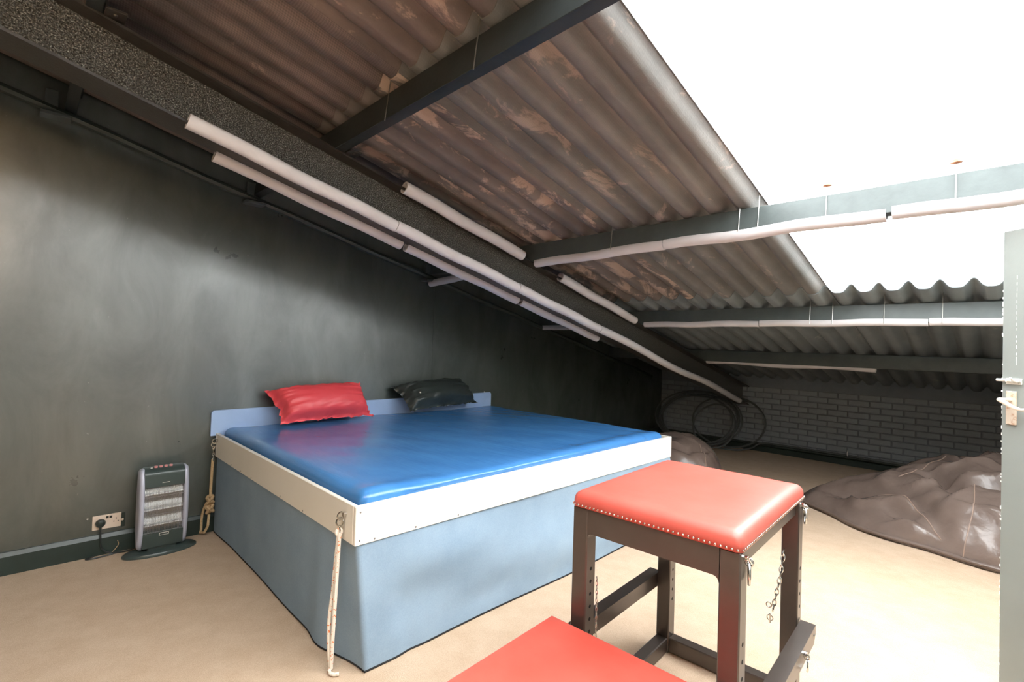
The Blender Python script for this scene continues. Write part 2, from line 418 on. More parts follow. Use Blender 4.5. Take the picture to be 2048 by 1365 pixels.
# ------------------------------------------------------------------ roof: corrugated sheets
PITCH_X, X0, AMP = 0.1625, -0.80, 0.060
def prof(x):
    c = (1+cos(2*pi*(x-X0)/PITCH_X))/2
    return AMP*c**2.1
ceil = MB().box((XW-0.13, YF-0.12, zp(YF)+0.15), (XW-0.125, YF-0.115, zp(YF)+0.16))   # corner clip, carries the sheets as children
ceil = ceil.build('ceiling', MT['purlin'])
tag(ceil, kind='structure')
def sheet(x0, x1, ya, yb, dz, mat, name='roof_sheet', th=0.006, label=None, sag=0.0):
    n = int(round((x1-x0)/PITCH_X*14)); ys = [ya+(yb-ya)*i/4 for i in range(5)]
    V = []; F = []; nx = n+1; ny = len(ys)
    for lay in (0, 1):
        for y in ys:
            for i in range(nx):
                x = x0+(x1-x0)*i/n
                V.append((x, y, zp(y)+0.135+dz+prof(x)+lay*th))
    S = nx*ny
    for j in range(ny-1):
        for i in range(n):
            a = j*nx+i
            F.append((a, a+nx, a+nx+1, a+1)); F.append((S+a, S+a+1, S+a+nx+1, S+a+nx))
    for i in range(n):
        F.append((i, i+1, S+i+1, S+i)); a = (ny-1)*nx+i; F.append((a+1, a, S+a, S+a+1))
    for j in range(ny-1):
        a = j*nx; F.append((a+nx, a, S+a, S+a+nx)); a = j*nx+n; F.append((a, a+nx, S+a+nx, S+a))
    o = mobj(name, V, F, mat, ceil, smooth=True)
    if label: o['label'] = label
    return o
bounds = [-0.95-0.975*k for k in range(4)]+[XW-0.13]
cols = [(bounds[k+1], bounds[k]) for k in range(4)]
rows = [(YF-0.13, 1.36, 0.014), (1.18, 4.48, 0.006), (4.24, YB+0.4, 0.0)]
mats = [['sheetB', 'sheetA', 'sheetA', 'sheetB'], ['sheetE', 'sheetC', 'sheetB', 'sheetB'], ['sheetD', 'sheetD', 'sheetD', 'sheetD']]
for r, (ya, yb, dz) in enumerate(rows):
    for k, (xa, xb) in enumerate(cols):
        sheet(xa-(0.05 if k < 3 else 0), xb, ya, yb, dz+(0.0065 if k % 2 else 0), MT[mats[r][k]])
    if r == 1:
        for xa, xb, d in ((-0.96, 0.025, 0.013), (0.0, 1.0, 0.017)):
            sheet(xa, xb, ya, yb, dz+d, MT['rooflight'], 'rooflight_sheet', 0.0025, 'translucent white corrugated rooflight sheet')
    else:
        for xa, xb, d in ((-0.95, 0.025, 0.004), (0.0, 1.0, 0.008)):
            sheet(xa, xb, ya, -0.62 if r == 0 else yb, dz+d, MT[mats[r][0]])
            if r == 0: sheet(xa-0.01, xb, -0.75, yb, dz+d+0.012, MT['rooflight'], 'rooflight_sheet', 0.0025, 'translucent white corrugated rooflight sheet')

# ------------------------------------------------------------------ purlins and rafter
def purlin(Y, label, hooks=(), depth=0.135, wid=0.055):
    t = thing('purlin', label, 'beam', (-1.6, Y, zp(Y)))
    R = Matrix.Translation((0, Y, zp(Y))) @ Matrix.Rotation(-SL*0.5, 4, 'X')
    b = MB().box((XW-0.012, -wid, 0), (XR+0.1, -wid+0.012, depth), 0.002, R)      # web
    b.box((XW-0.012, -wid+0.004, 0), (XR+0.1, 0, 0.01), 0.002, R)                # bottom flange
    b.box((XW-0.012, -wid+0.004, depth-0.01), (XR+0.1, 0.01, depth-0.001), 0.002, R)     # top flange
    b.build('beam_body', MT['purlin' if Y > 2 else 'shadedpurlin'], t)
    for x in hooks:
        h = MB().cyl(R @ Vector((x, -wid-0.004, -0.01)), R @ Vector((x, -wid-0.004, depth+AMP+0.012)), 0.0028, 6)
        ho = h.build('hook_bolt', MT['screw'], t, smooth=True)
        if Y != 2.862 or x < -0.9: continue
        c = R @ Vector((x, -wid-0.004, depth+AMP-0.014))
        MB().tube([c+Vector((0, 0, -0.004)), c+Vector((0, 0, 0.0)), c+Vector((0, 0, 0.012)), c+Vector((0, 0, 0.018))], [0.006, 0.021, 0.017, 0.006], 12).build('washer', MT['rust'], ho, smooth=True)
    return t
purlin(0.19, 'black steel purlin highest up the roof, at the upper left corner')
purlin(1.25, 'bare black steel purlin crossing the brown roof sheets, without foam sleeves', hooks=(-2.1, -1.45))
purlin(2.862, 'black steel purlin behind the longest grey foam sleeves, crossing the rooflight middle', hooks=(-1.9, -1.06, -0.96, -0.64, -0.16))
purlin(4.535, 'black steel purlin along the lower edge of the rooflight', hooks=(-1.12, -0.965, -0.64, -0.315))
purlin(6.05, 'lowest black steel purlin, in front of the brick wall')
# rafter: I section
XN, XF, XM = -2.64, -2.825, -2.74
ra = thing('rafter', 'black sloping I-beam rafter with rough gritty web, running down beside the left wall', 'beam', (XM, 3.0, zp(3.0)-0.27))
y0, y1 = YF+0.02, YB-0.03
def sl_box(x0, x1, d0, d1):
    P = [(y0, d0), (y1, d0), (y1, d1), (y0, d1)]
    return MB().prism(P, lambda a, b: (x0, a, zp(a)+b), lambda a, b: (x1, a, zp(a)+b))
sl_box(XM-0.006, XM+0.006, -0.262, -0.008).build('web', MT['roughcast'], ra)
sl_box(XF, XN, -0.272, -0.260).build('bottom_flange', MT['rafter'], ra)
sl_box(XF, XN, -0.012, -0.001).build('top_flange', MT['rafter'], ra)
for yy in (0.19, 1.25, 2.862, 4.535):
    cl = MB()
    cl.box((XN+0.0, yy+0.004, zp(yy)-0.001), (XN+0.07, yy+0.012, zp(yy)+0.09), 0.001)
    cl.box((XN-0.02, yy+0.004, zp(yy)-0.006), (XN+0.07, yy+0.075, zp(yy)+0.004), 0.001)
    cl.dome((XN+0.035, yy+0.04, zp(yy)-0.006), 0.010, (0, 0, -1), 0.7)
    cl.build('cleat', MT['rafter'], ra)
for yy in (0.15, 1.25, 2.86):
    br = MB().box((XW, yy-0.10, zp(yy)-0.05), (XW+0.05, yy-0.04, zp(yy)+0.10), 0.003)
    br.box((XW, yy-0.12, zp(yy)-0.065), (XW+0.10, yy+0.02, zp(yy)-0.045), 0.003)
    tag(br.build('wall_bracket', MT['purlin']), {0.15: 'dark bracket on the left wall top, at the upper left corner', 1.25: 'dark bracket on the left wall top, below the middle of the double foam sleeves', 2.86: 'dark bracket on the left wall beside the short drooping foam stub'}[yy], 'bracket', 'purlin brackets on the left wall')

# ------------------------------------------------------------------ foam sleeves (split tubes)
def sleeve(a, b, r, opening, label, n=26, gap=13, wob=0.0022, ph=0.0, group='grey foam sleeves on the roof steel'):
    """C-section tube from a to b; 'opening' points to where the slit is"""
    a, b = Vector(a), Vector(b); d = (b-a).normalized()
    o = Vector(opening); o = (o-d*o.dot(d)).normalized(); p = d.cross(o); ri = r-0.011
    L = (b-a).length; m = max(6, int(L/0.12)); V = []; F = []
    A = [radians(gap)+(2*pi-2*radians(gap))*k/n for k in range(n+1)]
    for i in range(m+1):
        t = i/m; c = a+(b-a)*t
        c = c+Vector((0, 0, 1))*wob*sin(t*pi*3+ph)+Vector((0, 0, -1))*wob*0.8*(1+cos(2*pi*t*2+ph))
        rr = 1+0.02*noise.noise(Vector((i*0.7, ph, 3)))
        e = 0.86 if i in (0, m) else 1
        for k in A: V.append(c+(o*cos(k)+p*sin(k))*r*rr*(1 if e == 1 else 0.985))
        for k in A: V.append(c+(o*cos(k)+p*sin(k))*ri)
    N = 2*(n+1)
    for i in range(m):
        q = i*N; s = q+N
        for k in range(n):
            F.append((q+k, s+k, s+k+1, q+k+1)); F.append((q+n+1+k, q+n+2+k, s+n+2+k, s+n+1+k))
        F.append((q, q+n+1, s+n+1, s)); F.append((q+n, s+n, s+N-1, q+N-1))
    for k in range(n):
        F.append((k, k+1, n+2+k, n+1+k)); s = m*N; F.append((s+k+1, s+k, s+n+1+k, s+n+2+k))
    ob = mobj('foam_sleeve', V, F, MT['foam'], None, smooth=True)
    return tag(ob, label, 'foam sleeve', group)
dr = -0.266
def onb(x, y, dz=None): return (x, y, zp(y)+(dr-(0.014 if x < -2.7 else 0) if dz is None else dz))
g1 = 'foam sleeves on the near edge of the rafter bottom'
sleeve(onb(XN+0.014, 0.50), onb(XN+0.014, 1.585), 0.036, (-1, 0, 0), 'top grey foam sleeve of the long rafter row, its open end at the upper left', ph=0.3, group=g1)
sleeve(onb(XN+0.014, 1.59), onb(XN+0.014, 2.655), 0.0355, (-1, 0, 0), 'second grey foam sleeve from the top in the long rafter row', ph=1.2, group=g1)
sleeve(onb(XN+0.014, 2.66), onb(XN+0.014, 3.725), 0.036, (-1, 0, 0), 'third grey foam sleeve from the top in the long rafter row', ph=2.2, group=g1)
sleeve(onb(XN+0.014, 3.73), onb(XN+0.014, 7.12), 0.036, (-1, 0, 0), 'lowest and longest grey foam sleeve of the rafter row, reaching down towards the brick wall', wob=0.008, ph=0.9, group=g1)
g2 = 'foam sleeves on the far edge of the rafter bottom'
sleeve(onb(XF-0.014, 0.66), onb(XF-0.014, 1.76), 0.036, (1, 0, 0.9), 'highest grey foam sleeve on the wall side of the rafter', ph=0.3, group=g2)
sleeve(onb(XF-0.014, 1.80), onb(XF-0.014, 2.87), 0.036, (1, 0, 0.9), 'middle grey foam sleeve on the wall side of the rafter, between two dark gaps', ph=1.3, group=g2)
sleeve(onb(XF-0.014, 2.91), onb(XF-0.014, 4.00), 0.036, (1, 0, 0.9), 'lowest grey foam sleeve on the wall side of the rafter', ph=2.3, group=g2)
g3 = 'foam sleeves on the rafter top edge'
sleeve(onb(XN+0.012, 1.64, -0.004), onb(XN+0.012, 2.70, -0.004), 0.039, (-1, 0, 0), 'grey foam sleeve on the rafter top edge, the upper of the two single ones', ph=0.4, group=g3)
sleeve(onb(XN+0.012, 3.16, -0.004), onb(XN+0.012, 4.34, -0.004), 0.037, (-1, 0, 0), 'grey foam sleeve on the rafter top edge, the lower of the two single ones', ph=1.4, group=g3)
g4 = 'foam sleeves along the upper sleeved purlin'
ZA = zp(2.834)-0.003
sleeve((-2.60, 2.834, ZA-0.012), (-1.519, 2.834, ZA+0.002), 0.034, (0, 0, 1), 'grey foam sleeve on the upper sleeved purlin, nearest the rafter', ph=0.2, group=g4)
sleeve((-1.514, 2.834, ZA+0.002), (-0.400, 2.834, ZA+0.006), 0.034, (0, 0, 1), 'grey foam sleeve on the upper sleeved purlin, middle length passing the rooflight edge', ph=1.1, wob=0.003, group=g4)
sleeve((-0.378, 2.834, ZA+0.006), (0.60, 2.834, ZA+0.004), 0.034, (0, 0, 1), 'grey foam sleeve on the upper sleeved purlin, at the right edge of the photo', ph=1.9, group=g4)
sleeve((-4.00, 2.834, zp(2.834)-0.085), (-2.90, 2.834, zp(2.834)-0.0), 0.033, (0, 0, 1), 'short grey foam stub between left wall and rafter on the upper sleeved purlin', ph=1.9, group='foam stubs between wall and rafter')
ZB = zp(4.508)+0.006
g5 = 'foam sleeves along the middle purlin'
sleeve((-2.61, 4.508, ZB), (-1.508, 4.508, ZB), 0.032, (0, 0, 1), 'grey foam sleeve on the purlin under the rooflight, nearest the rafter', ph=0.5, wob=0.002, group=g5)
sleeve((-1.502, 4.508, ZB), (-0.390, 4.508, ZB), 0.032, (0, 0, 1), 'white lit foam sleeve on the purlin under the rooflight, middle length', ph=0.8, wob=0.002, group=g5)
sleeve((-0.384, 4.508, ZB), (0.60, 4.508, ZB), 0.032, (0, 0, 1), 'white lit foam sleeve on the purlin under the rooflight, ending behind the door', ph=1.8, wob=0.002, group=g5)
sleeve((-4.00, 4.508, zp(4.508)-0.025), (-2.90, 4.508, ZB-0.01), 0.033, (0, 0, 1), 'short grey foam stub between left wall and rafter, above the bed end', ph=1.9, group='foam stubs between wall and rafter')
sleeve((-2.62, 6.03, zp(6.03)+0.008), (-0.915, 6.03, zp(6.03)+0.002), 0.033, (0, 0.35, 1), 'grey foam sleeve on the lowest purlin in front of the brick wall', ph=0.2, wob=0.005)

# ------------------------------------------------------------------ rounded slab (mattress, pads)
def slab(x0, x1, y0, y1, zb, zt, r, nx=40, ny=40, f=None, rc=0.0, under=True):
    """box with rounded upper edges; f(x,y) adds height"""
    V = []; F = []
    def coords(a, b, n):
        e = [0, 0.08, 0.2, 0.4, 0.65, 1.0]; L = [a+r*k for k in e]
        m = n-10; L += [a+r+(b-a-2*r)*i/m for i in range(1, m)]; L += [b-r*k for k in reversed(e)]; return L
    X = coords(x0, x1, nx); Y = coords(y0, y1, ny); A, B = len(X), len(Y)
    def g(d): return 0 if d >= r else r-sqrt(max(0, r*r-(r-d)**2))
    for j, y in enumerate(Y):
        for i, x in enumerate(X):
            dx = min(x-x0, x1-x); dy = min(y-y0, y1-y)
            drop = min(r, sqrt(g(dx)**2+g(dy)**2))
            xx, yy = x, y
            if rc > 0 and dx < rc and dy < rc:     # round the plan corners
                cx = x0+rc if x-x0 < x1-x else x1-rc; cy = y0+rc if y-y0 < y1-y else y1-rc
                vx, vy = x-cx, y-cy; m_ = max(abs(vx), abs(vy)); L = sqrt(vx*vx+vy*vy)
                if L > 1e-6: xx = cx+vx*m_/L; yy = cy+vy*m_/L
            V.append((xx, yy, zt-drop+(f(x, y) if f else 0)))
    for j in range(B-1):
        for i in range(A-1): a = j*A+i; F.append((a, a+1, a+A+1, a+A))
    ring = [i for i in range(A)]+[j*A+A-1 for j in range(1, B)]+[(B-1)*A+i for i in range(A-2, -1, -1)]+[j*A for j in range(B-2, 0, -1)]
    n0 = len(V)
    for k in ring: V.append((V[k][0], V[k][1], zb))
    m = len(ring)
    for k in range(m): F.append((ring[(k+1) % m], ring[k], n0+k, n0+(k+1) % m))
    if under: F.append(tuple(n0+k for k in range(m-1, -1, -1)))
    return V, F

# ------------------------------------------------------------------ bed
bx0, bx1, by0, by1 = -4.00, -1.914, 1.018, 3.77
zt, zs = 0.702, 0.538
bed = thing('bed', 'large boxed bed platform with white side boards and blue fabric skirt against the left wall', 'bed', ((bx0+bx1)/2, (by0+by1)/2, 0))
TH = 0.022
MB().box((bx1-TH, by0, zs), (bx1, by1, zt), 0.0025).build('side_board', MT['whiteboard'], bed)
MB().box((bx0+0.03, by0, zs), (bx1-TH-0.001, by0+TH, zt), 0.0025).build('side_board', MT['whiteboard'], bed)
MB().box((bx0+0.03, by1-TH, zs), (bx1-TH-0.001, by1, zt), 0.0025).build('side_board', MT['whiteboard'], bed)
MB().box((bx0+0.02, by0+TH+0.002, 0.56), (bx1-TH-0.002, by1-TH-0.002, 0.60)).build('deck', MT['dark_base'], bed)
for xx in (bx0+0.10, bx1-0.12):
    for yy in (by0+0.10, by1-0.12):
        MB().box((xx-0.04, yy-0.04, 0), (xx+0.04, yy+0.04, 0.56), 0.003).build('leg', MT['dark_base'], bed)
hb = MB().prism([(0.985, 0.685), (3.69, 0.685), (3.69, 0.862), (3.675, 0.877), (1.0, 0.866), (0.985, 0.851)], lambda a, b: (-4.026, a, b), lambda a, b: (-4.004, a, b))
tag(hb.build('headboard', MT['paleblue'], bed), 'pale blue headboard')
# little screws
for x in [-3.62, -3.42, -3.22, -2.75, -2.45, -2.05]:
    MB().dome((x, by0, zs+0.012), 0.005, (0, -1, 0), 0.4).build('screw', MT['screw'], bed)
for y, zz in [(1.03, zt-0.025), (1.03, zs+0.02), (1.10, zs+0.012), (1.31, zs+0.012), (1.56, zs+0.012), (1.86, zs+0.012), (2.2, zs+0.012)]:
    MB().dome((bx1, y+0.01, zz), 0.005, (1, 0, 0), 0.4).build('screw', MT['screw'], bed)
# skirt
def smooth(a, b, t):
    t = max(0, min(1, (t-a)/(b-a))); return t*t*(3-2*t)
V = []; F = []
LA, LB = (-1.924)-(-3.985), 3.755-1.028
NA, NB, NV = 90, 110, 22
S = [('a', i/NA) for i in range(NA+1)]+[('b', i/NB) for i in range(1, NB+1)]
for side, s in S:
    for v in range(NV+1):
        h = v/NV
        if side == 'a':
            x = -3.985+LA*s; y = 1.028; nx, ny = 0, -1; q = s*LA
        else:
            x = -1.924; y = 1.028+LB*s; nx, ny = 1, 0; q = LA+s*LB
        z = zs+0.03-(zs+0.03-0.012)*h
        amp = 0.022*h**0.8
        if side == 'a':
            d = amp*(0.16*sin(q*11+1.3*sin(q*3))*(1-0.6*h)+0.10*sin(q*29+2)*(1-h))+0.004*h
            d += 0.032*noise.noise(Vector((q*1.1, h*0.8, 1.0)))*h
            d *= min(1, (1-s)*7)
            d += 0.022*math.exp(-((s-0.86)/0.05)**2)*h
        else:
            d = 0.030*h+0.008*sin(q*4.0)*h*smooth(0, 0.1, s)
            # sagging drapes: diagonal soft folds
            d += 0.022*sin(5.5*h-2.2*s*LB+0.6)*sin(pi*min(1, h*1.05))*smooth(0.02, 0.2, s)
            d += 0.028*noise.noise(Vector((q*1.5, h*2.8+q*0.7, 4.0)))*sin(pi*min(1, h))*smooth(0, 0.12, s)
            d -= 0.008*math.exp(-((s*LB-0.16-0.10*h)/0.06)**2)*h
        cf = smooth(0.80, 1.0, s) if side == 'a' else 1-smooth(0, 0.14, s)
        if side == 'b': y += 0.045*h*cf
        else: x += 0.030*h*cf**2; y += 0.045*h*cf**2
        V.append((x+nx*d, y+ny*d, z))
N = len(S)
for i in range(N-1):
    for v in range(NV):
        a = i*(NV+1)+v; F.append((a, a+1, a+NV+2, a+NV+1))
skirt = mobj('skirt', V, F, MT['skirt'], bed, smooth='all')
skirt['label'] = 'blue fabric skirt'
hemp = [Vector(V[i*(NV+1)+NV])+Vector((0, 0, -0.004)) for i in range(N)]
MB().tube([Vector((p.x-0.004, p.y+0.004, 0.006)) for p in hemp], 0.0055, 6).build('dark_base', MT['dark_base'], bed, smooth=True)  # thin black strip following the bottom edge of the skirt
# mattress
def mf(x, y):
    ex = min(1, (bx1-x)/0.25); h = 0
    h += 0.006*noise.noise(Vector((x*1.2, y*2.0, 0)))
    h += 0.0045*noise.noise(Vector((x*2.2+y*1.4, y*6-x*3.0, 2)))
    h += 0.006*noise.noise(Vector((x*3, y*9, 7)))*math.exp(-((x-bx1)/0.15)**2)
    h += 0.012*math.exp(-((x+1.99)/0.06)**2)*(0.5+0.5*sin(y*3.0-1.0))
    return h
V, F = slab(bx0+0.015, bx1-TH-0.002, by0+TH+0.018, by1-TH-0.07, 0.601, 0.742, 0.05, 90, 100, mf, 0.04)
V = [(x+(0.022*smooth(0.70, 0.72, z)*smooth(-2.02, -1.95, x)*(1 if 1.3 < y < 3.4 else 0.3)), y, z) for x, y, z in V]
tag(mobj('mattress', V, F, MT['mattress'], None, smooth='all'), 'shiny blue vinyl mattress lying in the bed box', 'mattress')

# pillows: four corners in 3-D, puffed
def pillow(name, label, c, thick, mat, seed, nrm=None, valve=None, pinch=1.0, flange=0.02):
    A, B, C_, D = [Vector(p) for p in c]            # bottom-left, bottom-right, top-right, top-left
    nr = (B-A).cross(D-A).normalized(); n = 44; m = 30; V = []; F = []
    mid = (A+B+C_+D)/4
    for side in (1, -1):
        for j in range(m+1):
            for i in range(n+1):
                u, v = i/n, j/m
                a, b = 2*u-1, 2*v-1
                # edges pull in between the corners
                wob = noise.noise(Vector((a*3.1+seed, b*3.1, seed)))*0.05
                px = a*(1-0.09*(1-b*b)*abs(a)**3*pinch+wob*abs(a)**4); py = b*(1-0.12*(1-a*a)*abs(b)**3*pinch+wob*1.6*abs(b)**4)
                uu, vv = (px+1)/2, (py+1)/2
                p = A.lerp(B, uu).lerp(D.lerp(C_, uu), vv)
                e = max(0, (1-abs(a)**2.6))*max(0, (1-abs(b)**2.2))
                fl = smooth(0.02, 0.16, min(1-abs(a), (1-abs(b))*0.6))
                t = thick*(e**0.42)*fl*(1.0 if side > 0 else 0.35)
                rad = abs(a)**3*0.9+abs(b)**3*0.7
                w = noise.noise(Vector((u*16*(0.4+0.6*abs(b)), v*5, seed)))*abs(b)**2+noise.noise(Vector((u*4, v*18, seed+5)))*abs(a)**2*1.2
                t += side*0+thick*0.22*w*fl*(1-max(abs(a), abs(b))**8)
                rim = (1-fl)*0.028*noise.noise(Vector((u*22, v*16, seed+9)))
                V.append(p+nr*(side*t+rim))
    S = (n+1)*(m+1)
    for j in range(m):
        for i in range(n):
            a = j*(n+1)+i; F.append((a, a+1, a+n+2, a+n+1)); F.append((S+a, S+a+n+1, S+a+n+2, S+a+1))
    root = mobj(name, V, F, mat, None, smooth='all'); tag(root, label, 'pillow')
    if valve is not None:
        p = A.lerp(B, valve[0]).lerp(D.lerp(C_, valve[0]), valve[1])+nr*valve[2]
        MB().dome(p, 0.016, nr, 0.6, 12).build('valve', MT['screw'], root, smooth=True)
    return root
pillow('red_pillow', 'red vinyl pillow leaning on the pale blue headboard', [(-3.755, 1.375, 0.765), (-3.77, 2.13, 0.765), (-3.95, 2.10, 1.03), (-3.95, 1.31, 1.00)], 0.15, MT['redpillow'], 1.0)
pillow('black_pillow', 'black vinyl pillow with a small metal valve lying against the headboard', [(-3.72, 2.46, 0.785), (-3.84, 3.36, 0.80), (-3.96, 3.20, 1.01), (-3.96, 2.40, 0.99)], 0.15, MT['blackpillow'], 4.0, valve=(0.15, 0.36, 0.118))

# ------------------------------------------------------------------ ropes on the bed corners
def eye(mb, c, nrm, upv=(0, 0, 1), R=0.016, r=0.004):
    mb.cyl(c, Vector(c)+Vector(nrm)*0.012, 0.011, 10)
    side = Vector(nrm).cross(Vector(upv))
    mb.torus(Vector(c)+Vector(nrm)*0.02-Vector(upv)*0.004, R, r, side, 14, 6)
def chain(mb, pts, L=0.024, w=0.009, r=0.0018):
    """links along a polyline"""
    P = [Vector(p) for p in pts]; acc = []; step = L*0.78; d = 0
    seg = 0; cur = P[0]; out = [P[0]]
    for a, b in zip(P, P[1:]):
        l = (b-a).length; t = step-d
        while t < l: out.append(a+(b-a)*(t/l)); t += step
        d = l-(t-step)
    for i in range(len(out)-1):
        c = (out[i]+out[i+1])/2; ax = (out[i+1]-out[i]).normalized(); x, y = frame_of(ax)
        n = x if i % 2 else y
        mb.torus(c, 1.0, r, n, 10, 5, sx=w*0.42, sy=L/2, upv=ax)
rp = thing('rope', 'long doubled cream rope with orange flecks hanging from the near bed corner to the carpet', 'rope', (-2.0, 0.99, 0))
h = MB(); eye(h, (-2.003, by0-0.001, 0.652), (0, -1, 0)); h.torus((-2.003, by0-0.024, 0.622), 0.017, 0.004, (1, 0, 0.2), 14, 6); h.torus((-2.003, by0-0.026, 0.594), 0.014, 0.0035, (0.3, 1, 0), 14, 6)
h.build('snap_hook', MT['chrome'], rp, smooth=True)
b = MB()
def strand(off, bow):
    return [(-2.003+off*1.0*sin(pi*t)+off*0.3, by0-0.026-0.012*sin(pi*t*0.7)-bow*sin(pi*max(0, t-0.45)/0.55)-0.006*t, 0.590-0.576*t) for t in [i/24 for i in range(25)]]
b.tube(strand(-0.008, 0.01), 0.0085, 8); b.tube(strand(0.010, 0.0), 0.0085, 8)
b.tube([(-2.008, by0-0.038, 0.016), (-1.995, by0-0.052, 0.011), (-1.975, by0-0.055, 0.010), (-1.958, by0-0.045, 0.010), (-1.95, by0-0.03, 0.011)], 0.0075, 8)
b.torus((-2.003, by0-0.028, 0.582), 0.012, 0.007, (1, 0, 0), 12, 8)
b.build('rope_strands', MT['rope1'], rp, smooth=True)
rk = thing('rope', 'short knotted tan rope hanging on a chain at the bed corner by the left wall', 'rope', (-3.95, 0.97, 0.1))
cx, cy = -3.952, by0-0.02
h = MB(); eye(h, (cx, by0, 0.660), (0, -1, 0)); h.torus((cx, cy-0.005, 0.632), 0.016, 0.0035, (1, 0, 0), 14, 6); chain(h, [(cx, cy-0.005, 0.622), (cx, cy-0.006, 0.555)], 0.028, 0.014, 0.003)
h.torus((cx, cy-0.006, 0.536), 0.017, 0.0035, (0, 1, 0), 14, 6)
MB().box((bx0+0.0, by0-0.001, zs), (bx0+0.03, by0+TH, zt), 0.002).build('side_board', MT['whiteboard'], bed)
h.build('chain', MT['chrome'], rk, smooth=True)
b = MB()
b.tube([(cx, cy-0.006, 0.53), (cx-0.004, cy-0.008, 0.42), (cx-0.006, cy-0.01, 0.32), (cx, cy-0.01, 0.27)], 0.0095, 8)
def knot(c, R):
    pts = []
    for i in range(40):
        t = 2*pi*i/40
        pts.append(Vector(c)+Vector(((cos(t)+2*cos(2*t))*R/3, (sin(3*t))*R*0.5, (sin(t)-2*sin(2*t))*R/3)))
    return pts
b.tube(knot((cx, cy-0.012, 0.245), 0.030), 0.0105, 7, closed=True)
b.tube(knot((cx+0.006, cy-0.014, 0.185), 0.033), 0.0115, 7, closed=True)
b.tube([Vector((cx, cy-0.012, 0.23))+Vector((-0.045*sin(pi*t)-0.03*t, -0.02-0.02*t, -0.19*t)) for t in [i/8 for i in range(9)]]+[Vector((cx-0.02, cy-0.06, 0.022)), Vector((cx+0.02, cy-0.045, 0.03)), Vector((cx+0.035, cy-0.03, 0.07)), Vector((cx+0.045, cy-0.03, 0.085)), Vector((cx+0.02, cy-0.02, 0.15))], 0.0085, 7)
b.build('rope_strands', MT['rope2'], rk, smooth=True)

# ------------------------------------------------------------------ stool (tall padded bench on steel frame) with kneeling pad
SA = radians(3.0); SCX, SCY = -0.846, 1.858
RS = Matrix.Translation((SCX, SCY, 0)) @ Matrix.Rotation(SA, 4, 'Z')
def xf(V): return [RS @ Vector(v) for v in V]
hx, hy = 0.296, 0.389            # half sizes of the seat
st = thing('padded_bench', 'tall black steel bench with red studded seat and low kneeling pad', 'bench', (SCX, SCY, 0))
def spart(name, mb, mat, par=None, smooth=False):
    return mobj(name, xf(mb.V), mb.F, mat, par or st, smooth)
V, F = slab(-hx, hx, -hy, hy, 0.822, 0.878, 0.034, 40, 40, lambda x, y: -0.0+0.006*(1-(x/hx)**4)*(1-(y/hy)**4), 0.022)
seat = mobj('seat', xf(V), F, MT['redseat'], st, smooth='all'); seat['label'] = 'red leather seat with domed edge'
nb = MB()
k = 36
for i in range(k):
    x = -hx+0.012+(2*hx-0.024)*i/(k-1)
    nb.dome((x, -hy, 0.829), 0.0046, (0, -1, 0), 0.8, 8, 3); nb.dome((x, hy, 0.829), 0.0046, (0, 1, 0), 0.8, 6, 2)
k = 48
for i in range(k):
    y = -hy+0.012+(2*hy-0.024)*i/(k-1)
    nb.dome((hx, y, 0.829), 0.0046, (1, 0, 0), 0.8, 8, 3); nb.dome((-hx, y, 0.829), 0.0046, (-1, 0, 0), 0.8, 6, 2)
nl = mobj('nailheads', xf(nb.V), nb.F, MT['nail'], seat, smooth='all'); nl['kind'] = 'stuff'; nl['label'] = 'row of nickel nailheads'
LW = 0.062; lx, ly = hx-0.004, hy-0.004
legs = []
for sx in (-1, 1):
    for sy in (-1, 1):
        x0, x1 = sorted((sx*lx, sx*(lx-LW))); y0_, y1_ = sorted((sy*ly, sy*(ly-LW)))
        lg = spart('leg', MB().box((x0, y0_, 0), (x1, y1_, 0.8215), 0.004), MT['blacksteel']); legs.append((lg, sx, sy))
        for q in range(9):
            zz = 0.60-q*0.045 if sx < 0 else 0.55-q*0.05
            spart('peg_hole', MB().cyl((x1-0.0005, (y0_+y1_)/2, zz), (x1+0.0006, (y0_+y1_)/2, zz), 0.0065, 10), MT['hole'], lg)
# aprons: front and back with rounded inner corners, sides
def apron(y):
    P = [(-lx+LW, 0.8215), (-lx+LW, 0.735-0.018)]
    for i in range(5):
        a = pi+(-pi/2)*i/4; P.append((-lx+LW+0.018+0.018*cos(a), 0.735-0.018+0.018*sin(a)))
    for i in range(5):
        a = pi/2+(-pi/2)*i/4; P.append((lx-LW-0.018+0.018*cos(a), 0.735-0.018+0.018*sin(a)))
    P += [(lx-LW, 0.8215)]
    return MB().prism(P, lambda a, b: (a, y-0.029, b), lambda a, b: (a, y+0.029, b))
spart('apron', apron(-ly+LW/2), MT['blacksteel']); spart('apron', apron(ly-LW/2), MT['blacksteel'])
for sx in (-1, 1):
    x = sx*(lx-LW/2-0.003)
    spart('apron', MB().box((x-0.02, -ly+LW-0.001, 0.762), (x+0.02, ly-LW+0.001, 0.8215), 0.003), MT['blacksteel'])
# floor rails
spart('floor_rail', MB().box((-lx+LW-0.001, ly-LW+0.004, 0.004), (lx-LW+0.001, ly-0.004, 0.070), 0.004), MT['blacksteel'])
for sx in (-1, 1):
    x0, x1 = sorted((sx*(lx-0.004), sx*(lx-LW+0.004)))
    spart('floor_rail', MB().box((x0, -ly+LW-0.001, 0.004), (x1, ly-LW+0.001, 0.070), 0.004), MT['blacksteel'])
